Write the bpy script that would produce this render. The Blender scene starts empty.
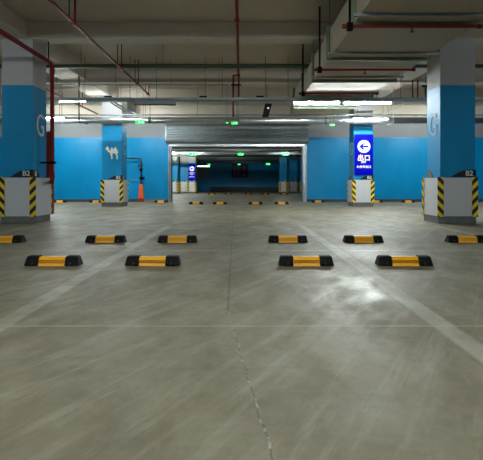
import bpy, bmesh, math, random
from mathutils import Vector, Matrix
random.seed(7)
C = bpy.context.scene.collection
SC = bpy.context.scene
PI = math.pi

# ------------------------------------------------------------ camera
cam_d = bpy.data.cameras.new('camera'); cam = bpy.data.objects.new('camera', cam_d); C.objects.link(cam)
cam.location = (0, 0, 0.84); cam.rotation_euler = (PI/2, 0, 0)
cam_d.sensor_width = 36; cam_d.lens = 480/483*36
cam_d.shift_x = 0.5/483; cam_d.shift_y = -47/483
cam_d.clip_start = 0.05; cam_d.clip_end = 200
SC.camera = cam
# ------------------------------------------------------------ world, exposure
w = bpy.data.worlds.new('world'); SC.world = w; w.use_nodes = True
w.node_tree.nodes['Background'].inputs[0].default_value = (0.75, 0.78, 0.75, 1)
w.node_tree.nodes['Background'].inputs[1].default_value = 0.05
SC.view_settings.view_transform = 'Standard'; SC.view_settings.look = 'None'
SC.view_settings.exposure = 0.35; SC.view_settings.gamma = 1
SC.view_settings.use_curve_mapping = False
LAMP_W = 42            # relative output of one tube
TUBE_K = 6.0           # emission strength per unit of output
SLAB = 4.2

# ------------------------------------------------------------ helpers
def lin(c):
    return tuple(((x/255)/12.92 if x/255 <= .04045 else ((x/255+.055)/1.055)**2.4) for x in c) + (1,)

class MB:
    def __init__(s): s.bm = bmesh.new()
    def box(s, x0, x1, y0, y1, z0, z1, bev=0):
        b = bmesh.new()
        v = [b.verts.new(p) for p in [(x0,y0,z0),(x1,y0,z0),(x1,y1,z0),(x0,y1,z0),(x0,y0,z1),(x1,y0,z1),(x1,y1,z1),(x0,y1,z1)]]
        for f in [(3,2,1,0),(4,5,6,7),(0,1,5,4),(1,2,6,5),(2,3,7,6),(3,0,4,7)]: b.faces.new([v[i] for i in f])
        if bev: bmesh.ops.bevel(b, geom=b.edges[:], offset=bev, segments=2, affect='EDGES', profile=.5)
        s._add(b); return s
    def _add(s, b):
        m = bpy.data.meshes.new('t'); b.to_mesh(m); b.free(); s.bm.from_mesh(m); bpy.data.meshes.remove(m)
    def tube(s, pts, r, n=12, cap=True):
        pts = [Vector(p) for p in pts]
        rs = r if isinstance(r, (list, tuple)) else [r]*len(pts)
        b = bmesh.new(); rings = []
        prev = None
        for i, p in enumerate(pts):
            if i == 0: d = (pts[1]-p).normalized()
            elif i == len(pts)-1: d = (p-pts[i-1]).normalized()
            else: d = ((p-pts[i-1]).normalized()+(pts[i+1]-p).normalized()).normalized()
            if prev is None:
                up = Vector((0,0,1)) if abs(d.z) < .9 else Vector((1,0,0))
                a = d.cross(up).normalized()
            else: a = (prev - d*prev.dot(d)).normalized()
            prev = a; c = d.cross(a)
            rings.append([b.verts.new(p + (a*math.cos(2*PI*k/n)+c*math.sin(2*PI*k/n))*rs[i]) for k in range(n)])
        for i in range(len(rings)-1):
            for k in range(n):
                f = b.faces.new([rings[i][k], rings[i][(k+1)%n], rings[i+1][(k+1)%n], rings[i+1][k]]); f.smooth = True
        if cap: b.faces.new(rings[0][::-1]); b.faces.new(rings[-1])
        bmesh.ops.recalc_face_normals(b, faces=b.faces[:])
        s._add(b); return s
    def prism(s, poly, axis, a, b_):      # poly of 2D points, extruded along axis from a to b_
        b = bmesh.new()
        def mk(p, t):
            return {'x': (t, p[0], p[1]), 'y': (p[0], t, p[1]), 'z': (p[0], p[1], t)}[axis]
        v0 = [b.verts.new(mk(p, a)) for p in poly]; v1 = [b.verts.new(mk(p, b_)) for p in poly]
        b.faces.new(v0); b.faces.new(v1[::-1])
        n = len(poly)
        for i in range(n): b.faces.new([v0[i], v1[i], v1[(i+1)%n], v0[(i+1)%n]])
        bmesh.ops.recalc_face_normals(b, faces=b.faces[:])
        s._add(b); return s
    def build(s, name, mat, parent=None):
        m = bpy.data.meshes.new(name); s.bm.to_mesh(m); s.bm.free()
        o = bpy.data.objects.new(name, m); C.objects.link(o)
        m.materials.append(mat)
        if parent:
            o.parent = parent; o.matrix_parent_inverse = Matrix.Translation(-parent.location)
        return o

def tag(o, label=None, cat=None, group=None, kind=None):
    if label: o['label'] = label
    if cat: o['category'] = cat
    if group: o['group'] = group
    if kind: o['kind'] = kind
    return o
def empty(name, loc, label, cat, group=None, kind=None):
    o = bpy.data.objects.new(name, None); C.objects.link(o); o.location = loc; o.empty_display_size = .1
    return tag(o, label, cat, group, kind)
def struct(o, label=None): o['kind'] = 'structure'; (o.__setitem__('label', label) if label else None); return o
def copy_tree(o, parent=None):
    c = o.copy(); C.objects.link(c)
    if parent: c.parent = parent
    for ch in list(o.children): copy_tree(ch, c)
    return c

def nmat(name):
    m = bpy.data.materials.new(name); m.use_nodes = True
    nt = m.node_tree; return m, nt, nt.nodes['Principled BSDF']
def mat(name, col, rough=.5, metal=0, noise=.12, scale=3, bump=0, emis=None, es=0, spec=.4):
    """plain surface whose colour varies a little with procedural noise"""
    m, nt, b = nmat(name); N = nt.nodes; L = nt.links
    b.inputs['Roughness'].default_value = rough; b.inputs['Metallic'].default_value = metal; b.inputs['Specular IOR Level'].default_value = spec
    tc = N.new('ShaderNodeTexCoord'); nz = N.new('ShaderNodeTexNoise'); nz.inputs['Scale'].default_value = scale
    nz.inputs['Detail'].default_value = 5
    L.new(tc.outputs['Object'], nz.inputs['Vector'])
    mx = N.new('ShaderNodeMix'); mx.data_type = 'RGBA'
    c = lin(col)
    mx.inputs[6].default_value = tuple(x*(1-noise) for x in c[:3])+(1,)
    mx.inputs[7].default_value = tuple(min(1, x*(1+noise)) for x in c[:3])+(1,)
    L.new(nz.outputs['Fac'], mx.inputs[0]); L.new(mx.outputs[2], b.inputs['Base Color'])
    if bump:
        bp = N.new('ShaderNodeBump'); bp.inputs['Strength'].default_value = bump
        L.new(nz.outputs['Fac'], bp.inputs['Height']); L.new(bp.outputs[0], b.inputs['Normal'])
    if emis:
        b.inputs['Emission Color'].default_value = lin(emis); b.inputs['Emission Strength'].default_value = es
    return m

class NG:
    """tiny node-math writer"""
    def __init__(s, nt): s.nt = nt; s.N = nt.nodes; s.L = nt.links
    def m(s, op, a, b=None, c=None, clamp=False):
        n = s.N.new('ShaderNodeMath'); n.operation = op; n.use_clamp = clamp
        for i, v in enumerate((a, b, c)):
            if v is None: continue
            if isinstance(v, (int, float)): n.inputs[i].default_value = v
            else: s.L.new(v, n.inputs[i])
        return n.outputs[0]
    def noise(s, vec, scale, detail=5, rough=.55, dist=0):
        n = s.N.new('ShaderNodeTexNoise'); n.inputs['Scale'].default_value = scale
        n.inputs['Detail'].default_value = detail; n.inputs['Roughness'].default_value = rough
        n.inputs['Distortion'].default_value = dist
        s.L.new(vec, n.inputs['Vector']); return n.outputs['Fac']
    def remap(s, v, a, b, c, d):
        n = s.N.new('ShaderNodeMapRange'); s.L.new(v, n.inputs[0])
        for i, x in enumerate((a, b, c, d)): n.inputs[i+1].default_value = x
        return n.outputs[0]
    def mix(s, f, a, b):
        n = s.N.new('ShaderNodeMix'); n.data_type = 'RGBA'
        if isinstance(f, (int, float)): n.inputs[0].default_value = f
        else: s.L.new(f, n.inputs[0])
        for i, v in ((6, a), (7, b)):
            if isinstance(v, tuple): n.inputs[i].default_value = v
            else: s.L.new(v, n.inputs[i])
        return n.outputs[2]
    def scale(s, vec, sc):
        n = s.N.new('ShaderNodeMapping'); s.L.new(vec, n.inputs[0]); n.inputs['Scale'].default_value = sc
        return n.outputs[0]

def painted_mat(name, blue, white, zsplit=2.88, rough=.38):
    m, nt, b = nmat(name); g = NG(nt)
    geo = g.N.new('ShaderNodeNewGeometry'); sx = g.N.new('ShaderNodeSeparateXYZ'); g.L.new(geo.outputs['Position'], sx.inputs[0])
    f = g.m('GREATER_THAN', sx.outputs[2], zsplit)
    n1 = g.noise(g.scale(geo.outputs['Position'], (1, 1, .5)), 1.3, 6)
    bl = g.mix(g.remap(n1, .3, .7, 0, 1), tuple(x*.88 for x in lin(blue)[:3])+(1,), tuple(x*1.1 for x in lin(blue)[:3])+(1,))
    wh = g.mix(g.remap(n1, .3, .7, 0, 1), tuple(x*.9 for x in lin(white)[:3])+(1,), lin(white))
    g.L.new(g.mix(f, bl, wh), b.inputs['Base Color'])
    g.L.new(g.m('ADD', g.m('MULTIPLY', f, .4), rough), b.inputs['Roughness'])
    b.inputs['Specular IOR Level'].default_value = .25
    n2 = g.noise(geo.outputs['Position'], 60, 3)
    bp = g.N.new('ShaderNodeBump'); bp.inputs['Strength'].default_value = .05; g.L.new(n2, bp.inputs['Height']); g.L.new(bp.outputs[0], b.inputs['Normal'])
    return m

M = {}
M['paint'] = painted_mat('blue_and_white_wall_paint', (0, 134, 190), (146, 148, 152))
M['column'] = painted_mat('column_paint', (0, 134, 190), (180, 180, 184), rough=.55)
M['far_column'] = painted_mat('lit_top_column_paint', (0, 134, 190), (215, 215, 215), zsplit=2.42)  # lit tops of the left far columns painted in as a lower, whiter band
M['ceiling'] = mat('ceiling_concrete', (204, 194, 180), .9, noise=.12, scale=1.2, bump=.05)
M['beam'] = mat('beam_concrete', (210, 201, 188), .85, noise=.12, scale=1.0, bump=.05)
M['plinth'] = mat('grey_plinth', (105, 108, 110), .8, noise=.3, scale=9)
M['panel'] = mat('pale_guard_panel', (200, 202, 208), .45, noise=.05, scale=3)
M['black'] = mat('black_rubber', (11, 11, 13), .65, noise=.3, scale=25, bump=.1, spec=.2)
M['blackmetal'] = mat('black_metal', (12, 12, 12), .75, spec=.1)
M['signblack'] = mat('black_sign', (14, 16, 22), .5)
M['letter'] = mat('pale_lettering', (215, 215, 215), .6)
M['faded_letter'] = mat('faded_lettering', (140, 185, 205), .7)
M['cream'] = mat('cream_emblem', (225, 222, 205), .6, noise=.08, scale=12)
M['red'] = mat('red_pipe_paint', (118, 18, 16), .7, noise=.25, scale=6)
M['darkred'] = mat('dark_red_cabinet', (135, 30, 28), .45, noise=.2, scale=5)
M['green'] = mat('green_pipe_paint', (50, 66, 48), .5, noise=.2, scale=4)
M['duct'] = mat('duct_panel', (178, 166, 142), .55, .0, noise=.1, scale=1.5, bump=.03)
M['flange'] = mat('duct_flange_steel', (118, 130, 112), .5, .4, noise=.35, scale=12)
M['galv'] = mat('galvanised_steel', (190, 196, 202), .28, .85, noise=.25, scale=5, bump=.05)
M['galv_dull'] = mat('dull_galvanised_steel', (140, 148, 152), .45, .6, noise=.25, scale=6)
M['rod'] = mat('rod_steel', (80, 84, 80), .5, .5)
M['rail'] = mat('rail_steel', (170, 172, 176), .35, .8, noise=.3, scale=7)
M['orange'] = mat('orange_sleeve', (235, 95, 15), .5, noise=.25, scale=9)
M['bronze'] = mat('valve_metal', (70, 72, 75), .4, .6)
M['kerb'] = mat('kerb_concrete', (120, 120, 116), .8, noise=.25, scale=5)
M['darkbase'] = mat('dark_base', (62, 68, 72), .7, noise=.2, scale=5)
M['tube'] = mat('lamp_tube', (255, 255, 255), .4, noise=0, emis=(250, 253, 255), es=9)
M['tube_off'] = mat('unlit_lamp_tube', (60, 64, 68), .4, noise=.1)
M['housing'] = mat('lamp_housing', (150, 158, 162), .45, .2, noise=.1)
M['exit_green'] = mat('lit_exit_face', (10, 200, 70), .4, noise=0, emis=(0, 230, 70), es=2.2)
M['exit_white'] = mat('exit_pictogram', (200, 255, 220), .4, noise=0, emis=(190, 255, 210), es=2.2)
M['sign_blue'] = mat('lit_sign_blue', (4, 6, 150), .35, noise=0, emis=(4, 6, 190), es=.22, spec=.05)
M['sign_white'] = mat('sign_white', (235, 240, 250), .35, noise=0, emis=(225, 235, 255), es=.3)
M['sign_yellow'] = mat('sign_yellow', (250, 215, 60), .35, noise=0, emis=(255, 215, 70), es=.3)
M['navy'] = mat('navy_board', (14, 14, 80), .4, noise=.05)
M['boardmark'] = mat('board_marking', (96, 92, 130), .5, noise=.2, scale=20)
M['greyboard'] = mat('grey_board', (120, 135, 140), .6)

def yellow_mat():
    m, nt, b = nmat('worn_yellow_rubber'); g = NG(nt)
    oi = g.N.new('ShaderNodeObjectInfo'); tc = g.N.new('ShaderNodeTexCoord')
    va = g.N.new('ShaderNodeVectorMath'); va.operation = 'ADD'; g.L.new(tc.outputs['Object'], va.inputs[0]); g.L.new(oi.outputs['Location'], va.inputs[1])
    n = g.noise(va.outputs[0], 14, 6, .6)
    col = g.mix(g.remap(n, .62, .8, 0, .8), lin((255, 186, 0)), lin((120, 85, 20)))
    g.L.new(col, b.inputs['Base Color']); b.inputs['Roughness'].default_value = .45
    return m
M['yellow'] = yellow_mat()
def hazard_mat():
    m, nt, b = nmat('hazard_stripes'); g = NG(nt)
    uv = g.N.new('ShaderNodeTexCoord'); sx = g.N.new('ShaderNodeSeparateXYZ'); g.L.new(uv.outputs['UV'], sx.inputs[0])
    t = g.m('FRACT', g.m('DIVIDE', g.m('SUBTRACT', sx.outputs[1], g.m('MULTIPLY', sx.outputs[0], -1.25)), .205))
    f = g.m('LESS_THAN', t, .5)
    g.L.new(g.mix(f, lin((14, 15, 20)), lin((238, 206, 20))), b.inputs['Base Color']); b.inputs['Roughness'].default_value = .45
    return m
M['hazard'] = hazard_mat()

def floor_mat():
    m, nt, b = nmat('polished_concrete_floor'); g = NG(nt)
    geo = g.N.new('ShaderNodeNewGeometry'); P = geo.outputs['Position']
    s = g.N.new('ShaderNodeSeparateXYZ'); g.L.new(P, s.inputs[0]); X, Y = s.outputs[0], s.outputs[1]
    big = g.noise(P, .55, 6, .6); patch = g.noise(g.scale(P, (1, .6, 1)), .9, 5, .6, .5); mid = g.noise(g.scale(P, (1.6, .8, 1)), 1.6, 8, .65, .4); fine = g.noise(P, 14, 6, .7)
    col = g.mix(g.remap(big, .35, .65, 0, 1), lin((120, 110, 88)), lin((142, 132, 110)))
    col = g.mix(g.remap(mid, .42, .75, 0, .6), col, lin((168, 166, 154)))
    col = g.mix(g.remap(mid, .2, .5, .5, 0), col, lin((92, 90, 80)))
    col = g.mix(g.remap(g.noise(g.scale(P, (1.3, .5, 1)), .8, 9, .72, .6), .38, .62, .42, 0), col, lin((98, 89, 68)))
    col = g.mix(g.remap(fine, .3, .8, 0, .3), col, lin((100, 97, 86)))
    # tyre-polished drag marks running along the aisles
    wob = g.noise(P, .7, 3)
    rot = g.N.new('ShaderNodeMapping'); rot.inputs['Rotation'].default_value = (0, 0, .5); g.L.new(P, rot.inputs[0])
    st = g.noise(g.scale(rot.outputs[0], (5, .45, 1)), 1.5, 8, .75)
    col = g.mix(g.remap(st, .5, .68, 0, .4), col, lin((172, 170, 158)))
    scuff = g.noise(g.scale(P, (1.2, 4, 1)), 1.1, 7, .7, .8)
    col = g.mix(g.remap(scuff, .5, .8, 0, .4), col, lin((84, 82, 74)))
    # faded painted bay lines
    def band(axis, c, hw, soft=.012):
        d = g.m('ABSOLUTE', g.m('SUBTRACT', axis, c))
        return g.remap(d, hw-soft, hw+soft, 1, 0)
    def rng(axis, a, b_): return g.m('MULTIPLY', g.m('GREATER_THAN', axis, a), g.m('LESS_THAN', axis, b_))
    wear = g.remap(g.noise(P, 3.2, 8, .7), .32, .62, .12, .5)
    lines = None
    for c in (-1.42, 1.19, -4.03, 3.80):
        k = g.m('MULTIPLY', band(X, c, .065), rng(Y, .3, 9.5))
        lines = k if lines is None else g.m('MAXIMUM', lines, k)
    col = g.mix(g.m('MULTIPLY', lines, wear), col, lin((196, 194, 184)))
    # cast joints across the floor, paler with dust
    yw = g.m('ADD', Y, g.m('MULTIPLY', g.m('SUBTRACT', wob, .5), .03))
    j = None
    for c, hw in ((2.82, .010), (5.97, .035), (8.9, .02), (12.6, .02), (16.0, .03)):
        k = band(yw, c, hw, .008); j = k if j is None else g.m('MAXIMUM', j, k)
    jn = g.remap(g.noise(P, 2.2, 6, .7), .35, .65, .1, .75)
    col = g.mix(g.m('MULTIPLY', j, jn), col, lin((178, 172, 150)))
    # long joint and the crack that leaves it
    jx = g.m('MULTIPLY', band(g.m('ADD', X, g.m('MULTIPLY', Y, .0125)), -.047, .006, .006), g.m('GREATER_THAN', Y, 3.15))
    col = g.mix(g.m('MULTIPLY', jx, .6), col, lin((70, 66, 56)))
    cw = g.m('MULTIPLY', g.m('SUBTRACT', g.noise(P, 5, 5, .6), .5), .07)
    cx = g.m('ADD', g.m('ADD', g.m('MULTIPLY', Y, -.106), .248), cw)
    cd = g.m('ABSOLUTE', g.m('SUBTRACT', X, cx))
    cm = g.m('MULTIPLY', g.remap(cd, .001, .006, 1, 0), rng(Y, .5, 3.15))
    col = g.mix(g.m('MULTIPLY', cm, .6), col, g.mix(g.remap(fine, .45, .55, 0, 1), lin((56, 52, 44)), lin((190, 184, 166))))
    g.L.new(col, b.inputs['Base Color'])
    # stretches worn smooth by tyres in the two bays either side of the middle one
    def worn(cx, cy, rx, ry):
        a = g.m('POWER', g.m('DIVIDE', g.m('SUBTRACT', X, cx), rx), 2); b2 = g.m('POWER', g.m('DIVIDE', g.m('SUBTRACT', Y, cy), ry), 2)
        return g.remap(g.m('ADD', a, b2), .3, 1.3, 1, 0)
    wm = g.m('MAXIMUM', worn(.82, 3.9, .45, 1.3), worn(-2.0, 3.9, .6, 1.3))
    wm = g.m('MULTIPLY', wm, g.remap(g.noise(g.scale(rot.outputs[0], (2, .9, 1)), 2.6, 8, .7, .6), .42, .6, 0, 1))
    r = g.m('ADD', g.remap(patch, .45, .62, .60, .50), g.remap(mid, .35, .65, .05, -.05))
    r = g.m('ADD', r, g.m('MULTIPLY', wm, -.2))
    r = g.m('ADD', r, g.remap(fine, .3, .7, -.04, .06))
    g.L.new(r, b.inputs['Roughness'])
    b.inputs['Specular IOR Level'].default_value = .38
    bp = g.N.new('ShaderNodeBump'); bp.inputs['Strength'].default_value = .07; bp.inputs['Distance'].default_value = .02
    g.L.new(g.m('ADD', fine, g.m('MULTIPLY', mid, 2)), bp.inputs['Height']); g.L.new(bp.outputs[0], b.inputs['Normal'])
    return m
M['floor'] = floor_mat()

def text_obj(s, size, m, name, parent, loc, rot=(PI/2, 0, 0), ext=.004, bold=0, sx=1):
    cu = bpy.data.curves.new(name, 'FONT'); cu.body = s; cu.size = size; cu.extrude = ext; cu.align_x = 'CENTER'; cu.align_y = 'CENTER'
    cu.offset = bold
    t = bpy.data.objects.new(name, cu); C.objects.link(t)
    bpy.context.view_layer.update()
    me = bpy.data.meshes.new_from_object(t.evaluated_get(bpy.context.evaluated_depsgraph_get()))
    bpy.data.objects.remove(t)
    me.materials.clear(); me.materials.append(m)
    o = bpy.data.objects.new(name, me); C.objects.link(o)
    o.location = loc; o.rotation_euler = rot; o.scale = (sx, 1, 1)
    if parent: o.parent = parent; o.matrix_parent_inverse = Matrix.Translation(-parent.location)
    return o

# ------------------------------------------------------------ large structure
WY = 21.5; SX = 13.5; BY = -7; FY = 47
b = MB().box(-SX-.3, SX+.3, BY-.3, FY+.3, -.3, 0).build('floor', M['floor']); struct(b)
b = MB().box(-SX-.3, SX+.3, BY-.3, FY+.3, SLAB, SLAB+.3).build('ceiling', M['ceiling']); struct(b)
struct(MB().box(-SX-.3, -SX, BY-.3, FY+.3, 0, SLAB).build('wall_left', M['paint']))
struct(MB().box(SX, SX+.3, BY-.3, FY+.3, 0, SLAB).build('wall_right', M['paint']))
struct(MB().box(-SX, SX, BY-.3, BY, 0, SLAB).build('wall_rear', M['paint']))
struct(MB().box(-SX, SX, FY, FY+.3, 0, SLAB).build('wall_far', M['paint']))
OX0, OX1, OZ = -3.10, 2.75, 2.50
struct(MB().box(-SX, OX0, WY, WY+.25, 0, SLAB).build('wall_front_left', M['paint']))
struct(MB().box(OX1, SX, WY, WY+.25, 0, SLAB).build('wall_front_right', M['paint']))
struct(MB().box(OX0, OX1, WY, WY+.25, OZ, SLAB).build('wall_front_header', M['paint']))
struct(MB().box(-SX, OX0-.16, WY-.09, WY, 0, .12, .01).build('baseboard_left', M['darkbase']))
struct(MB().box(OX1+.16, SX, WY-.09, WY, 0, .12, .01).build('baseboard_right', M['darkbase']))
struct(MB().box(-3, 7, FY-.08, FY, 0, .45, .01).build('baseboard_far', M['darkbase']))
# beams
BEAMS = []
def ceil_at(x, y):
    return min([SLAB]+[b[4] for b in BEAMS if b[0]-.03 <= x <= b[1]+.03 and b[2]-.03 <= y <= b[3]+.03])
def beam(x0, x1, y0, y1, z):
    BEAMS.append((x0, x1, y0, y1, z))
    struct(MB().box(x0, x1, y0, y1, z, SLAB, .012).build('beam', M['beam']))
for y in (1.7, 10.0, 17.1): beam(-SX, SX, y, y+.4, 3.85)
for y in (5.8, 13.5): beam(-SX, SX, y, y+.35, 3.67)
beam(-SX, SX, 20.75, 21.1, 3.70)
for y in (26, 31, 36, 41): beam(-SX, SX, y, y+.4, 3.6)
beam(-5.03, -4.45, BY, 10.0, 3.85)
for x in (-5.05, 4.10): beam(x, x+.78 if x > 0 else x+.71, 10.4, 10.7, 3.85); beam(x, x+.71, 10.7, WY, 3.72)
for x in (-5.05, 4.10): beam(x, x+.71, WY+.25, FY, 3.5)

def rods(parent, ends, rad, m, name='hanger_rod'):
    for p, q in ends: MB().tube([p, q], rad, 6).build(name, m, parent)
# ------------------------------------------------------------ columns
def plate_wedge(mb, pts3, thick_axis, t0, t1): mb.prism(pts3, thick_axis, t0, t1)
def column(x0, x1, y0, y1, label, tagtxt, side_letter, guard=(.03, .03, .07), cat='column'):
    r = empty('concrete_column', ((x0+x1)/2, (y0+y1)/2, 0), label, cat, 'columns with striped corner guards', 'thing')
    MB().box(x0, x1, y0, y1, 0, (3.848 if y1 < 11 else 3.718) if y1 < WY else 3.498).build('column_shaft', M['column' if y1 < WY or x0 > 0 else 'far_column'], r)
    gx0, gx1, gy0, gy1 = x0-guard[0], x1+guard[1], y0-guard[2], y1+guard[2]
    MB().box(gx0+.012, gx1-.012, gy0+.02, gy1-.02, 0, .15, .01).build('plinth', M['plinth'], r)
    gz0, gz1, t = .15, .95, .03
    for a in ((gx0, gx1, gy0, gy0+t), (gx0, gx1, gy1-t, gy1), (gx0, gx0+t-.005, gy0+t, gy1-t), (gx1-t+.005, gx1, gy0+t, gy1-t)):
        MB().box(*a, gz0, gz1).build('guard_panel', M['panel'], r)
    for cx, sx in ((gx0, 1), (gx1, -1)):
        for cy, sy in ((gy0, 1), (gy1, -1)):
            mb = MB(); e = .012; wd = .115; sd = .1
            mb.box(*sorted((cx-e*sx, cx+wd*sx)), *sorted((cy-e*sy, cy)), gz0-.01, gz1+.01)
            if sx > 0 and sy < 0: mb.box(*sorted((cx-e*sx, cx)), *sorted((cy, cy+sd*sy)), gz0-.01, gz1+.01)
            uvl = mb.bm.loops.layers.uv.new('UVMap')
            for f in mb.bm.faces:
                c = f.calc_center_median(); n = f.normal if f.normal.length else Vector((0, 1, 0)); f.normal_update(); n = f.normal
                for l in f.loops:
                    d = abs(l.vert.co.x-cx) if abs(n.y) > .5 else abs(l.vert.co.y-cy)
                    l[uvl].uv = (d, l.vert.co.z)
            mb.build('hazard_strip', M['hazard'], r)
    # black level tag wrapped on the right-hand front corner, resting on the guard
    z = gz1+.012; h = .155; L = .52*(x1-x0)/.71
    pts = [(x1+.008, z), (x1-L, z), (x1-L*.84, z+h*.32), (x1-L*.62, z+h*.72), (x1-L*.42, z+h*.95), (x1-L*.3, z+h), (x1+.008, z+h)]
    p = MB().prism(pts, 'y', y0-.012, y0-.001).build('level_tag', M['signblack'], r)
    text_obj(tagtxt, .15, M['letter'], 'tag_lettering', r, (x1-.13, y0-.014, z+.075), bold=.003)
    pts = [(y0-.012, z), (y0+.34, z), (y0+.26, z+h*.6), (y0+.17, z+h), (y0-.012, z+h)]
    p = MB().prism(pts, 'x', x1+.001, x1+.012).build('level_tag', M['signblack'], r)
    if x1 < 0: text_obj('B', .15, M['letter'], 'tag_lettering', r, (x1+.014, y0+.12, z+.072), (PI/2, 0, PI/2), bold=.003)
    # same tag at the rear left corner
    pts = [(y1+.01, z), (y1-.34, z), (y1-.26, z+h*.6), (y1-.17, z+h), (y1+.01, z+h)]
    MB().prism(pts, 'x', x0-.012, x0-.001).build('level_tag', M['signblack'] if x1 < 0 else M['plinth'], r)
    if side_letter == 'R':
        text_obj('G', .68, M['faded_letter'] if y0 > 12 else M['letter'], 'zone_letter', r, (x1+.006, (y0+y1)/2+.03, 2.06), (PI/2, 0, PI/2), sx=.85)
    if side_letter == 'L':
        text_obj('G', .68, M['faded_letter'], 'zone_letter', r, (x0-.006, (y0+y1)/2, 2.06), (PI/2, 0, -PI/2), sx=.85)
    return r
cl = column(-4.98, -4.34, 10.0, 10.7, 'blue and white column with red pipe beside it, nearest on the left', 'B2', 'R', (.02, .085, .07))
cr = column(4.15, 4.88, 10.0, 10.7, 'blue and white column with brightly lit left face, nearest on the right', 'B2', 'L', (.075, .01, .07))
cc = column(-4.95, -4.24, 17.1, 17.8, 'blue column bearing a cream camel emblem near the wall', 'B2', 'R', (.02, .04, .05))
cs = column(4.02, 4.70, 17.1, 17.8, 'blue column carrying the large blue arrow exit sign', 'B2', 'L', (.06, .02, .05))
# camel emblem on the left far column
def camel(parent, cx, y, cz, s):
    pts = [(-.50,.20),(-.47,.33),(-.40,.40),(-.33,.38),(-.27,.30),(-.25,.18),(-.20,.10),(-.14,.14),(-.10,.28),(-.05,.36),(0,.30),(.05,.20),(.10,.22),(.15,.34),(.21,.39),(.27,.32),(.33,.18),(.40,.08),(.43,-.06),
           (.40,-.10),(.37,-.04),(.36,-.18),(.40,-.30),(.38,-.46),(.40,-.52),(.30,-.52),(.31,-.44),(.30,-.30),(.25,-.18),(.18,-.10),(.08,-.10),(0,-.12),(-.02,-.24),(.01,-.34),(-.01,-.46),(.01,-.52),(-.09,-.52),(-.08,-.46),(-.09,-.34),(-.13,-.22),(-.17,-.08),(-.25,-.02),(-.34,.04),(-.38,.16),(-.44,.14)]
    m = MB().prism([(cx+p[0]*s, cz+p[1]*s) for p in pts], 'y', y-.012, y-.001)
    bmesh.ops.triangulate(m.bm, faces=[f for f in m.bm.faces if len(f.verts) > 4])
    return m.build('camel_emblem', M['cream'], parent)
camel(cc, -4.58, 17.1, .84+31/28.07, .48)

# far room columns and piers
def far_column(x0, x1, y0, depth, label):
    return column(x0, x1, y0, y0+depth, label, 'B2', None)
far_column(-5.75, -5.03, 38.0, .7, 'bright blue column just inside the left of the shutter opening')
far_column(-4.93, -4.28, 38.9, .6, 'dark blue column between the bright column and lit sign column')
fs = far_column(-4.20, -3.62, 38.3, .6, 'far white-based column carrying the small lit blue sign')
far_column(3.10, 3.66, 38.3, .6, 'far light blue column under the rightmost green exit light')
far_column(3.95, 4.62, 39.4, .6, 'dark blue far column, middle of the three on the right')
far_column(4.80, 5.25, 38.6, .6, 'far column closest to the right rail of the opening')

# ------------------------------------------------------------ signs
def zpx(py, Y): return .84+(183-py)/480*Y
def exit_sign(cx, yf, z0, z1, wd, label, full=True):
    """blue panel with white disc, left arrow and the exit characters"""
    r = empty('exit_direction_sign', (cx, yf, z0), label, 'sign')
    MB().box(cx-wd/2, cx+wd/2, yf-.05, yf-.002, z0, z1, .006).build('sign_panel', M['sign_blue'], r)
    y = yf-.052; k = wd/.67
    cz = z1 - (z1-z0)*.30; R = .225*k
    m = MB().prism([(cx+R*math.cos(2*PI*i/40), cz+R*math.sin(2*PI*i/40)) for i in range(40)], 'y', y-.006, y)
    m.build('white_disc', M['sign_white'], r)
    a = [(-.16,0),(-.03,.125),(.015,.085),(-.04,.034),(.15,.034),(.15,-.034),(-.04,-.034),(.015,-.085),(-.03,-.125)]
    m = MB().prism([(cx+p[0]*k*1.05, cz+p[1]*k*1.05) for p in a], 'y', y-.012, y-.006)
    bmesh.ops.triangulate(m.bm, faces=[f for f in m.bm.faces if len(f.verts) > 4])
    m.build('arrow', M['sign_blue'], r)
    zc = z1-(z1-z0)*.575; s = .2*k; t = .032*k
    def bars(lst, ox, name, mt, d, grow):
        mb = MB()
        for x0, x1, q0, q1 in lst:
            mb.box(ox+x0*s-grow, ox+x1*s+grow, y-d, y-.0005, zc+q0*s-grow, zc+q1*s+grow)
        return mb.build(name, mt, r)
    w2 = .05
    chu = [(-w2, w2, -.5, .55), (-.36, -.36+2*w2, .02, .42), (.36-2*w2, .36, .02, .42), (-.36, .36, -.02, -.02+2*w2),
           (-.48, -.48+2*w2, -.5, -.1), (.48-2*w2, .48, -.5, -.1), (-.48, .48, -.5, -.5+2*w2)]
    kou = [(-.42, -.42+2*w2, -.5, .4), (.42-2*w2, .42, -.5, .4), (-.42, .42, .4-2*w2, .4), (-.42, .42, -.5+.06, -.5+.06+2*w2)]
    bars(chu, cx-.115*k, 'exit_character', M['sign_white'], .004, .005*k)
    bars(chu, cx-.115*k, 'exit_character', M['sign_yellow'], .008, 0)
    bars(kou, cx+.12*k, 'exit_character', M['sign_white'], .004, .005*k)
    bars(kou, cx+.12*k, 'exit_character', M['sign_yellow'], .008, 0)
    text_obj('EXIT', .085*k, M['sign_white'], 'small_lettering', r, (cx-.01*k, y-.004, z1-(z1-z0)*.685), bold=.002)
    text_obj('B1停车出口', .10*k, M['sign_white'], 'small_lettering', r, (cx, y-.004, z1-(z1-z0)*.80), bold=.002)
    return r
exit_sign(4.365, 17.1, 1.122, 2.57, .665, 'large bright blue sign with white left arrow disc and exit characters')
exit_sign(-3.91, 38.3, zpx(180.2, 38.3), zpx(163.8, 38.3), .56, 'small distant lit blue sign seen through the shutter opening on the left')
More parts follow.
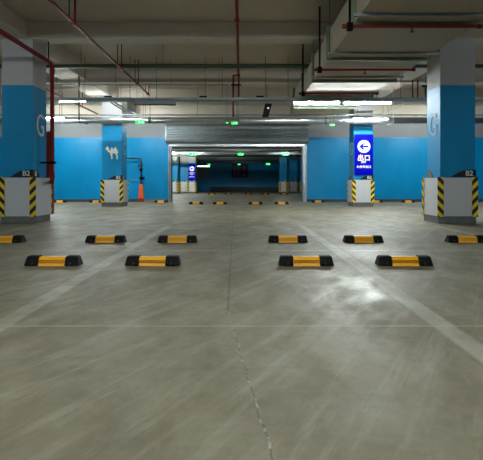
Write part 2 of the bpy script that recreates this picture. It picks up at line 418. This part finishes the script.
# far board
r = empty('notice_board', (-.1, FY-.05, 1.3), 'dark navy board with faint text columns on the far blue wall', 'board')
MB().box(-.92, .72, FY-.06, FY-.001, 1.32, 2.72, .01).build('board_panel', M['navy'], r)
for cx in (-.66, -.28, .30):
    mb = MB()
    for i in range(7): mb.box(cx-.09, cx+.09+.08*(i % 2), FY-.068, FY-.06, 1.55+i*.14, 1.62+i*.14)
    mb.build('text_column', M['boardmark'], r)
r = MB().box(-4.4, -3.2, FY-.06, FY-.001, 1.25, 2.62, .01).build('wall_panel', M['greyboard'])
tag(r, 'plain grey panel on the far wall right of the lit sign', 'panel')

# green exit lights
def exit_light(px, Y, z, wd, label, hang=.35):
    x = (px-241)/480*Y
    r = empty('exit_light', (x, Y, z), label, 'exit light', 'green emergency exit lights')
    h = wd*.42
    MB().box(x-wd/2, x+wd/2, Y, Y+.04, z, z+h, .004).build('light_case', M['housing'], r)
    MB().box(x-wd/2+.01, x+wd/2-.01, Y-.006, Y+.001, z+.01, z+h-.01).build('lit_face', M['exit_green'], r)
    k = h
    m = MB()
    m.box(x-.3*k, x-.1*k, Y-.009, Y-.006, z+.3*k, z+.65*k); m.box(x-.25*k, x-.12*k, Y-.009, Y-.006, z+.7*k, z+.82*k)
    m.box(x+.2*k, x+.8*k, Y-.009, Y-.006, z+.45*k, z+.55*k)
    m.prism([(x+.75*k, z+.3*k), (x+1.0*k, z+.5*k), (x+.75*k, z+.7*k)], 'y', Y-.009, Y-.006)
    m.build('running_figure_mark', M['exit_white'], r)
    rods(r, [((x+s*wd*.35, Y+.02, z+h-.01), (x+s*wd*.35, Y+.02, ceil_at(x+s*wd*.35, Y+.02))) for s in (-1, 1)], .005, M['rod'])
    return r
def zpx(py, Y): return .84+(183-py)/480*Y
exit_light(140, 16.18, zpx(124, 16.18), .30, 'green exit light on the silver pipe right of the camel column', .10)
exit_light(234.5, 16.1, zpx(124.5, 16.1), .22, 'bright green exit light at centre above the shutter', .10)
exit_light(227, 16.1, zpx(123.5, 16.1), .10, 'tiny green light left of the centre exit light', .08)
exit_light(332, 16.1, zpx(126, 16.1), .18, 'faint green exit light left of the arrow sign column', .10)
exit_light(193, 36, zpx(156, 36), .62, 'green exit light above the distant lit sign', .5)
exit_light(240.5, 34, zpx(155.5, 34), .42, 'green exit light centred under the pipes in the far room', .5)
exit_light(285.5, 36, zpx(156, 36), .5, 'green exit light above the far light blue column', .5)
exit_light(268, 40, zpx(165, 40), .36, 'small green exit light before the right of the far wall', .6)
exit_light(209, 40, zpx(165, 40), .25, 'small green exit light before the grey wall panel', .6)
exit_light(239, 41, zpx(165, 41), .25, 'small green exit light above the navy board', .6)

# ------------------------------------------------------------ roller shutter
r = empty('roller_shutter', ((OX0+OX1)/2, WY, 0), 'raised steel roller shutter round the central opening', 'shutter')
hb = MB()
hb.prism([(WY-.001, 2.56), (WY-.001, 3.42), (WY-.50, 3.42), (WY-.62, 3.30), (WY-.62, 2.70), (WY-.50, 2.56)], 'x', OX0-.2, OX1+.2)
hb.build('shutter_housing', M['galv_dull'], r)
mb = MB()
for i in range(9):
    z = 2.66+i*.075
    mb.tube([(OX0-.15, WY-.63, z), (OX1+.15, WY-.63, z)], .022, 8)
mb.build('rolled_slats', M['galv_dull'], r)
MB().box(OX0-.05, OX1+.05, WY-.42, WY-.30, 2.44, 2.56, .01).build('bottom_bar', M['galv'], r)
for x, k in ((OX0-.10, .10), (OX1, .14)):
    mb = MB(); mb.box(x, x+.03, WY-.35, WY-.001, 0, 2.555, .005); mb.box(x+k-.03, x+k, WY-.35, WY-.001, 0, 2.555, .005); mb.box(x+.03, x+k-.03, WY-.2, WY-.001, 0, 2.555)
    mb.build('guide_rail', M['rail'], r)

# ------------------------------------------------------------ lamps
_tm = {}
def tube_mat(p):
    if p not in _tm: _tm[p] = mat('lamp_tube', (255, 255, 255), .4, noise=0, emis=(246, 255, 250), es=p*TUBE_K)
    return _tm[p]
def lamp(cx, Y, z, length, label, on=True, hang=None, power=None, along='x', hw=.045, hh=.075):
    r = empty('tube_lamp', (cx, Y, z), label, 'lamp', 'ceiling tube lamps')
    h = length/2
    MB().box(-h, h, -hw, hw, hh-.045 if on else .01, hh, .006).build('lamp_housing', M['housing'], r)
    MB().tube([(-h+.03, 0, .012), (h-.03, 0, .012 if on else -.008)], .015, 10).build('lamp_tube', tube_mat(power if power is not None else LAMP_W) if on else M['tube_off'], r)
    for s in (-1, 1): MB().box(*sorted((s*(h-.03), s*h)), -.02, .02, -.008, .03).build('end_cap', M['blackmetal'], r)
    if hang:
        rods(r, [((s*h*.7, 0, .07), (s*h*.7, 0, ceil_at(cx+s*h*.7, Y)-z)) for s in (-1, 1)], .006, M['rod'])
    for c in r.children: c.matrix_parent_inverse = Matrix.Identity(4)
    if along == 'y': r.rotation_euler = (0, 0, PI/2)
    return r
TZ = 2.945
lamp(2.00, 12.72, TZ, 1.25, 'lit tube lamp under the tray, thinner one below the duct', power=75, hw=.17)
lamp(3.35, 12.72, TZ, 1.28, 'brightest tube lamp under the tray, left of the right column', power=75, hw=.17)
lamp(-2.27, 12.72, TZ-.035, 1.10, 'unlit tube lamp under the tray, right of the camel column', on=False, hh=.119, hw=.06)
lamp(-4.87, 13.9, zpx(101.5, 13.9), .85, 'small lit tube lamp beside the vertical red pipe', hang=.3, power=45)
lamp(-6.45, 15.95, 2.99, 1.2, 'lit tube lamp before the silver pipe on the left', hang=.8, power=28)
lamp(-4.4, 15.9, 3.56, 1.2, 'added tube lamp brightening the camel column, mostly hidden behind the tray', hang=.8, power=32)  # added to brighten the camel column front, tucked behind the tray
lamp(-7.6, 19.0, 3.24, 1.2, 'added tube lamp brightening the left wall, hidden behind the silver pipe', hang=.8, power=95)  # added fill for the left wall, out of sight behind the pipe
lamp(5.4, 19.0, 3.27, 1.2, 'added tube lamp hidden behind the silver pipe right of the arrow sign', hang=.8, power=50)  # added fill for the right wall, concealed by the silver pipe
lamp(4.3, 15.95, 2.95, 1.2, 'lit tube lamp just above the arrow sign column front', hang=.8, power=55)
lamp(-4.2, 19.0, 3.27, 1.2, 'added tube lamp hidden behind the silver pipe left of the shutter', hang=.4, power=70)  # added to brighten the wall beside the shutter, hidden by the pipe
lamp(8.2, 19.0, 3.27, 1.2, 'added unseen tube lamp brightening the wall beyond the right column', hang=.5, power=70)  # added wall fill, unseen behind the right column
for x, y, p in ((-1.9, 1.4, 38), (.9, 2.2, 37), (5.5, .8, 22), (-7.5, 7.4, 22), (8.0, 7.6, 16), (-3, -1.5, 54), (.6, -1.5, 58), (-8, 0, 40), (8, 0, 40)):
    lamp(x, y, 3.40, 1.2, 'tube lamp hanging high above the near parking bays', hang=.3 if abs(y-5.8) > .5 else .2, power=p)
lamp(-5.2, 33.8, 2.9, 1.2, 'tube lamp lighting the bright column in the far room', hang=.5, power=190)
lamp(-3.5, 36.0, 3.25, 1.2, 'tube lamp in front of the distant lit sign', hang=.5, power=25)
lamp(3.3, 35.6, 3.2, 1.2, 'tube lamp before the far light blue column', hang=.5, power=25)
lamp(-3.3, 42.5, zpx(166.5, 42.5), 1.1, 'far tube lamp before the grey wall panel', hang=.5, power=2)
lamp(0, 30, 3.3, 1.2, 'tube lamp over the first bay of the far room', hang=.5, power=22)

# ------------------------------------------------------------ big air duct
ZB, ZT, DX0, DX1 = 3.10, 3.60, 1.60, 3.35
r = empty('air_duct', ((DX0+DX1)/2, 0, ZB), 'wide beige rectangular air duct running overhead on the right', 'duct')
MB().box(DX0, DX1, -2, 15.7, ZB, ZT, .006).build('duct_body', M['duct'], r)
def ring(y, d=.06, e=.058):
    m = MB()
    m.box(DX0-e, DX1+e, y, y+d, ZB-e, ZB); m.box(DX0-e, DX1+e, y, y+d, ZT, ZT+e)
    m.box(DX0-e, DX0, y, y+d, ZB, ZT); m.box(DX1, DX1+e, y, y+d, ZB, ZT)
    return m
for y in (1.0, 2.9, 4.8, 6.72, 8.62, 10.48, 12.3, 14.2):
    ring(y).build('duct_flange', M['flange'], r)
    MB().box(DX0-.09, DX1+.09, y-.34, y-.30, ZB-.035, ZB-.001).build('support_bar', M['galv_dull'], r)
    rods(r, [((x, y-.32, ZB-.03), (x, y-.32, ceil_at(x, y-.32))) for x in (DX0-.07, DX1+.07)], .007, M['rod'])

# red sprinkler branches under the duct
def sprinkler(m, x, y, z):
    m.tube([(x, y, z), (x, y, z-.07)], .012, 8); m.tube([(x, y, z-.07), (x, y, z-.08)], .028, 10)
for i, (y, lab) in enumerate(((6.62, 'red sprinkler pipe crossing under the duct, nearest'), (9.15, 'red sprinkler pipe crossing under the duct, middle one'), (11.6, 'red sprinkler pipe crossing under the duct, farthest'))):
    z = 3.0; r = empty('sprinkler_pipe', (2.3, y, z), lab, 'pipe', 'red sprinkler pipes under the duct')
    MB().tube([(1.42, y, z), (3.3, y, z)], .022, 12).build('pipe_run', M['red'], r)
    m = MB(); m.tube([(1.40, y, z), (1.46, y, z)], .032, 12); m.tube([(3.26, y, z), (3.32, y, z)], .032, 12); m.build('pipe_coupling', M['red'], r)
    m = MB(); sprinkler(m, 2.36, y, z); m.build('sprinkler_head', M['red'], r)
    m = MB(); m.tube([(1.50, y, z-.06), (1.50, y, SLAB)], .017, 8); m.box(1.46, 1.54, y-.03, y+.03, z-.06, z+.05); m.build('drop_rod', M['blackmetal'], r)

# ------------------------------------------------------------ pipes
def pipe(name, pts, rad, m, label, cat='pipe', extra=None):
    p0 = pts[0]
    r = empty(name, p0, label, cat)
    MB().tube(pts, rad, 14).build('pipe_run', m, r)
    return r
def arc(p, d0, d1, r, n=5):
    """points rounding a corner at p, coming along d0 and leaving along d1"""
    p, d0, d1 = Vector(p), Vector(d0), Vector(d1); a = p-d0*r; b_ = p+d1*r; out = []
    for i in range(n+1):
        t = i/n; out.append(a*(1-t)**2 + p*2*t*(1-t) + b_*t*t)
    return out
# green pipe across
r = pipe('green_pipe', [(-11, 11.7, 3.69), (11, 11.7, 3.69)], .048, M['green'], 'dark green pipe running across the whole bay under the ceiling')
for x in range(-10, 11, 2):
    if abs(x-2.4) > .9 and abs(x) > .3:
        MB().tube([(x+.1, 11.7, 3.73), (x+.1, 11.7, ceil_at(x+.1, 11.7))], .006, 6).build('hanger_rod', M['rod'], r)
# red pipe beside left column
X, Y = -4.09, 10.4
pts = [(X, -3, 3.42), (X, 8, 3.42)] + arc((X, Y, 3.42), (0, 1, 0), (0, 0, -1), .12) + [(X, Y, 2)] + arc((X, Y, .86), (0, 0, -1), (-.44, .9, 0), .09) + [(-4.30, 10.83, .86)]
r = pipe('fire_pipe', pts, .043, M['red'], 'thick red pipe dropping beside the nearest left column')
m = MB(); m.tube([(X, Y, .93), (X, Y, 1.05)], .055, 14); m.tube([(X, Y, 3.2), (X, Y, 3.3)], .055, 14); m.build('pipe_coupling', M['red'], r)
m = MB(); m.box(-4.34, X+.09, Y-.03, Y-.0, 1.26, 1.30); m.tube([(X, Y, 1.25), (X, Y, 1.31)], .056, 14); m.build('pipe_bracket', M['blackmetal'], r)
MB().tube([(X-.01, 10.22, 3.46), (X-.01, 10.22, 3.85)], .014, 8).build('hanger_rod', M['blackmetal'], r)
# hydrant cabinet behind column
r = empty('hydrant_cabinet', (-4.6, 10.9, .1), 'narrow dark red cabinet edge behind the nearest left column', 'cabinet')
MB().box(-4.98, -4.27, 10.78, 10.98, .14, 2.0, .01).build('cabinet_body', M['darkred'], r)
MB().box(-4.96, -4.29, 10.98, 11.0, .17, 1.97, .006).build('cabinet_door', M['darkred'], r)
for x in (-4.9, -4.4): MB().box(x, x+.06, 10.84, 10.92, 0, .14).build('cabinet_foot', M['plinth'], r)
# long red main left of centre
r = pipe('sprinkler_main', [(-2.83, -3, 3.55), (-2.83, 14.75, 3.55)], .027, M['red'], 'long red sprinkler main sloping across the upper left in perspective')
for y, k in ((8.1, 0), (11.25, 1), (13.1, 1), (14.55, 1)):
    m = MB(); m.tube([(-2.80, y, 3.55), (-2.80, y, ceil_at(-2.8, y))], .012 if k else .02, 8); m.build('hanger_rod', M['red'], r)
    m = MB(); m.tube([(-2.88, y-.05, 3.57), (-2.88, y-.05, ceil_at(-2.88, y-.05))], .012, 8); m.build('hanger_rod', M['green'], r)
    m = MB(); m.tube([(-2.83, y-.04, 3.55), (-2.83, y+.04, 3.55)], .042, 12); m.build('pipe_coupling', M['red'], r)
# second red main further left
r = pipe('sprinkler_main', [(-5.42, 11.2, 3.45), (-5.42, 18.2, 3.45)], .028, M['red'], 'thin red sprinkler main behind the vertical red pipe')
rods(r, [((-5.42, y, 3.47), (-5.42, y, ceil_at(-5.42, y))) for y in (12.85, 16.4)], .012, M['red'])
# centre pipe
r = pipe('centre_pipe', [(-.07, 6.2, 3.78), (-.07, 13.1, 3.78)], .028, M['red'], 'red pipe running overhead at the centre and dropping behind the tray')
m = MB(); m.tube([(-.07, 8.6, 3.78), (-.07, 8.75, 3.78)], .042, 12); m.tube([(-.07, 13.02, 3.78), (-.07, 13.12, 3.78)], .045, 12); m.build('pipe_coupling', M['red'], r)
m = MB(); m.tube([(-.23, 13.1, 3.78), (-.03, 13.1, 3.78)], .022, 10); m.build('cross_piece', M['red'], r)
MB().tube([(-.06, 13.1, 3.78), (-.06, 13.1, 3.2)], .024, 10).build('drop_pipe', M['red'], r)
MB().tube([(-.21, 13.1, 3.78), (-.21, 13.1, zpx(117, 13.1))], .024, 10).build('drop_pipe', M['red'], r)
m = MB(); m.box(-.27, -.0, 13.06, 13.14, 3.50, 3.53); m.build('pipe_bracket', M['blackmetal'], r)
# thin grey pipe
r = pipe('thin_conduit', [(-8, 13.0, 3.50), (-.35, 13.0, 3.50)], .012, M['galv_dull'], 'thin grey conduit above the cable tray on the left')
rods(r, [((x, 13.0, 3.51), (x, 13.0, ceil_at(x, 13.0))) for x in (-5, -3.4, -1.9, -.6)], .005, M['rod'])
# conduit hooking left
pipe('conduit_drop', [(-4.37, 12.95, ceil_at(-4.37, 12.95)), (-4.37, 12.95, 2.52)] + arc((-4.37, 12.95, 2.47), (0, 0, -1), (1, 0, 0), .05) + [(-4.13, 12.95, 2.44)], .018, M['green'], 'slim grey green conduit dropping and hooking right near the camel column')
# small slanted brown pipes under the tray
r = empty('slanted_pipes', (-3.6, 15, 3.0), 'two short slanted rusty pipes above the camel column', 'pipe')
for dx in (0, .12):
    MB().tube([(-3.85+dx, 14.2, 3.22), (-3.85+dx, 16.0, 3.22)], .022, 8).build('pipe_run', M['red'] if dx == 0 else M['green'], r)
    MB().tube([(-3.85+dx, 14.9, 3.22), (-3.85+dx, 14.9, SLAB)], .006, 6).build('hanger_rod', M['rod'], r)

# cable tray with hanger rods
r = empty('cable_tray', (0, 12.75, 3.03), 'long grey cable tray across the hall carrying the tube lamps', 'cable tray')
m = MB(); m.box(-11, 11, 12.62, 12.88, 3.03, 3.045); m.box(-11, 11, 12.60, 12.62, 3.03, 3.085); m.box(-11, 11, 12.88, 12.90, 3.03, 3.085)
m.build('tray_body', M['galv_dull'], r)
for x in (-9.5, -8, -6.4, -5.0, -4.15, -2.95, -2.25, -.95, -.5, .65, 1.25, 3.6, 4.25, 4.9, 6.5, 8, 9.5):
    m = MB(); m.tube([(x, 12.76, 3.04), (x, 12.76, ceil_at(x, 12.76))], .007, 6); m.tube([(x, 12.76, 3.045), (x, 12.76, 3.12)], .022, 8)
    m.build('hanger_rod', M['rod'], r)
for x in (-3.5, -1.0, .5): MB().box(x-.1, x+.1, 12.60, 12.66, 3.10, 3.13).build('tray_clip', M['blackmetal'], r)
# black hanging device
X, Y = (267-241)/480*14.6, 14.6
r = empty('hanging_speaker', (X, Y, 3.1), 'small black box speaker hanging below the tray right of centre', 'speaker')
m = MB(); m.prism([(X-.15, zpx(117, Y)), (X+.04, zpx(117, Y)), (X+.15, zpx(104, Y)), (X-.06, zpx(104, Y))], 'y', Y-.08, Y+.08); m.build('speaker_case', M['blackmetal'], r)
MB().tube([(X+.03, Y-.081, zpx(108.5, Y)), (X+.03, Y-.095, zpx(108.5, Y))], .03, 14).build('speaker_dome', M['letter'], r)
MB().tube([(X, Y, zpx(105, Y)), (X, Y, ceil_at(X, Y))], .008, 6).build('hanger_rod', M['rod'], r)
# silver trunk pipe
r = empty('silver_pipe', (0, 16.35, 2.95), 'shiny silver insulated pipe spanning the hall above the shutter', 'pipe')
MB().tube([(-12, 16.35, zpx(120.5, 16.35)), (12, 16.35, zpx(120.5, 16.35))], .10, 20).build('pipe_run', M['galv'], r)
for x in (-9, -6.1, -3.1, -.1, 2.9, 6.4, 9):
    MB().tube([(x-.05, 16.35, zpx(120.5, 16.35)), (x+.05, 16.35, zpx(120.5, 16.35))], .107, 20).build('pipe_band', M['galv_dull'], r)
    MB().tube([(x, 16.35, zpx(120.5, 16.35)+.1), (x, 16.35, ceil_at(x, 16.35))], .008, 6).build('hanger_rod', M['rod'], r)
z = zpx(115, 16.6)
r = pipe('grey_conduit', [(-12, 16.6, z), (12, 16.6, z)], .025, M['galv_dull'], 'thin dark conduit just above the shiny silver pipe')
MB().tube([(-1.5, 16.6, z), (-1.5, 16.6, SLAB)], .006, 6).build('hanger_rod', M['rod'], r)
# white diagonal conduit on the right
X = (427-241)/480*14.5
r = pipe('white_conduit', [(4.6, 14.5, ceil_at(4.6, 14.5)), (4.6, 14.5, 2.66), (4.42, 14.5, 2.60)], .013, M['letter'], 'pale vertical conduit right of the brightest lamp')
r = pipe('white_conduit', [(5.05, 15.0, SLAB), (5.05, 15.0, 3.2), (4.45, 15.0, 2.98)], .012, M['letter'], 'pale conduit bending left beside the right column')
r = empty('red_valve_pipes', (4.5, 13.2, 3.1), 'short red vertical pipes above the tray left of the right column', 'pipe')
for x in (4.72, 4.86): MB().tube([(x, 13.2, 3.10), (x, 13.2, 3.67)], .02, 8).build('pipe_run', M['red'], r)
m = MB(); m.tube([(5.08, 13.2, 3.10), (5.08, 13.2, 3.5)], .03, 8); m.box(4.98, 5.18, 13.17, 13.23, 3.48, 3.53); m.build('valve', M['blackmetal'], r)

# drop pipe with orange sleeve on the wall
X, Y = -4.42, 21.25
r = empty('valve_standpipe', (X, Y, 0), 'standpipe with valves and an orange sleeve against the left wall', 'pipe')
MB().tube([(-5.15, Y, 1.93)] + arc((X, Y, 1.93), (1, 0, 0), (0, 0, -1), .07) + [(X, Y, .72)], .032, 12).build('pipe_run', M['bronze'], r)
m = MB(); m.tube([(X, Y, .16), (X, Y, .2), (X, Y, .74), (X, Y, .78)], [.125, .12, .085, .08], 20); m.build('orange_sleeve', M['orange'], r)
MB().box(X-.15, X+.15, Y-.13, Y+.13, 0, .16, .01).build('base_block', M['darkred'], r)
for z, s in ((1.60, -1), (1.42, 0), (1.05, 1)):
    m = MB(); m.tube([(X, Y, z-.07), (X, Y, z+.07)], .055, 14); m.tube([(X, Y-.05, z), (X, Y-.11, z)], .02, 8); m.tube([(X, Y-.11, z), (X, Y-.125, z)], .06, 16)
    if s: m.box(*sorted((X, X+s*.15)), Y-.03, Y+.03, z-.05, z+.05, .01)
    m.build('valve', M['blackmetal'] if s >= 0 else M['bronze'], r)
MB().tube([(-5.1, 21.38, .98), (-4.55, 21.38, .98)], .012, 8).build('thin_branch', M['galv_dull'], r)
struct(MB().box(-4.15-.3+.1, OX0-.2, WY-.30, WY-.1, 0, .10, .01).build('trim_1', M['kerb']))

# far room services
for i, (y, z, h, wd, lab) in enumerate(((23.6, 2.72, .06, .4, 'grey cable tray just beyond the shutter opening'), (28.5, 2.92, .18, .5, 'dull silver duct in the far room, second from the shutter'), (33, 3.02, .10, .4, 'grey cable tray midway through the far room'), (37, 3.02, .22, .5, 'dull silver duct before the far columns'), (44, 2.95, .30, .6, 'dull silver duct nearest the far wall'))):
    r = empty('far_duct', (0, y, z), lab, 'duct')
    MB().box(-9, 9, y, y+wd, z, z+h, .01).build('duct_body', M['galv_dull'], r)
    rods(r, [((x, y+wd/2, z+h), (x, y+wd/2, ceil_at(x, y+wd/2))) for x in (-6, -3, 0, 3, 6)], .01, M['rod'])
fp1 = pipe('far_pipe', [(-8, 30.3, 3.05), (8, 30.3, 3.05)], .05, M['red'], 'dark red pipe crossing the far room')
fp2 = pipe('far_pipe', [(-8, 34.8, 2.8), (8, 34.8, 2.8)], .05, M['green'], 'dark green pipe crossing the far room')

for rr, y, z in ((fp1, 30.3, 3.05), (fp2, 34.8, 2.8)):
    rods(rr, [((x, y, z+.04), (x, y, ceil_at(x, y))) for x in (-6, -2, 2, 6)], .01, M['rod'])
# ------------------------------------------------------------ wheel stops
def make_stop():
    r = empty('wheel_stop', (0, 0, 0), '', 'wheel stop', 'yellow and black rubber wheel stops')
    def prof(e): return [(-.075-e, 0), (-.068-e, .018), (-.046-e*.6, .084+e), (-.034, .098+e), (.034, .098+e), (.046+e*.6, .084+e), (.068+e, .018), (.075+e, 0)]
    MB().prism(prof(0), 'x', -.142, .142).build('yellow_band', M['yellow'], r)
    m = MB()
    for z in (.04, .062): m.box(-.14, .14, -.074, -.05, z, z+.004)
    m.build('band_groove', M['orange_dark'], r)
    for s in (-1, 1):
        b = bmesh.new(); p0 = prof(.004); p1 = prof(.006); p2 = prof(-.002)
        secs = [(s*.140, p0), (s*.20, p1), (s*.270, p1), (s*.277, [(q[0]*1.03, q[1]*.97) for q in p2])]
        rings = [[b.verts.new((x + (s*.012 if q[1] < .02 and i == 3 else 0), q[0], q[1])) for q in pr] for i, (x, pr) in enumerate(secs)]
        for i in range(3):
            for k in range(8): b.faces.new([rings[i][k], rings[i][(k+1) % 8], rings[i+1][(k+1) % 8], rings[i+1][k]])
        b.faces.new(rings[0]); b.faces.new(rings[3][::-1])
        bmesh.ops.recalc_face_normals(b, faces=b.faces[:])
        mb = MB(); mb._add(b)
        mb.box(s*.2-.045, s*.2+.045, -.092, -.06, 0, .03, .004)
        mb.box(s*.2-.03, s*.2+.03, .06, .088, 0, .03, .004)
        for k in (-.045, -.015, .015, .045): mb.box(s*.205+k-.004, s*.205+k+.004, -.05, .05, .095, .109)
        e = mb.build('rubber_end', M['black'], r)
        bt = MB(); bt.tube([(s*.2, -.070, .03), (s*.2, -.094, .024)], .013, 10); bt.build('bolt', M['bronze'], e)
        e.matrix_parent_inverse = Matrix.Identity(4)
    return r
M['orange_dark'] = mat('worn_groove', (215, 140, 4), .6)
proto = make_stop(); proto.scale = (.955, 1, .88)
stops = []
for x, lab in ((-1.92, 'wheel stop in the nearest row, leftmost of four'), (-.90, 'wheel stop in the nearest row, second from left'), (.665, 'wheel stop in the nearest row, third from left'), (1.67, 'wheel stop in the nearest row, rightmost of four')):
    stops.append((x, 4.93, lab))
for x, lab in ((-3.36, 'wheel stop in the second row, cut by the left edge'), (-1.92, 'wheel stop in the second row, second from the left edge'), (-.90, 'wheel stop in the second row just left of the floor joint'), (.665, 'wheel stop in the second row just right of centre'), (1.735, 'wheel stop in the second row, second from the right edge'), (3.20, 'wheel stop in the second row, cut by the right edge')):
    stops.append((x, 6.83, lab))
for x, lab in ((-1.77, 'wheel stop before the shutter opening, leftmost of four'), (-.83, 'wheel stop before the shutter opening, second from left'), (.57, 'wheel stop before the shutter opening, third from left'), (1.60, 'wheel stop before the shutter opening, rightmost of four')):
    stops.append((x, 18.95, lab))
for x, lab in ((-7.8, 'wheel stop by the left wall right of the red cabinet'), (-6.25, 'wheel stop by the left wall left of the camel column'), (-3.45, 'wheel stop by the left wall beside the shutter rail'), (3.32, 'wheel stop by the right wall beside the shutter rail'), (5.82, 'wheel stop by the wall right of the arrow sign column'), (7.2, 'wheel stop by the right wall mid blue stretch'), (8.35, 'wheel stop by the right wall just left of the right column'), (9.95, 'wheel stop by the right wall beyond the right column')):
    stops.append((x, 20.7, lab))
for x, lab in ((-2.12, 'far room wheel stop, leftmost of five'), (-.91, 'far room wheel stop, second from left'), (.55, 'far room wheel stop, third from left'), (1.79, 'far room wheel stop, fourth from left'), (3.14, 'far room wheel stop, rightmost of five')):
    stops.append((x, 35.0, lab))
for i, (x, y, lab) in enumerate(stops):
    o = proto if i == 0 else copy_tree(proto)
    o.location = (x, y, 0); o['label'] = 'yellow and black rubber ' + lab
    o.rotation_euler = (0, 0, random.uniform(-.012, .012))
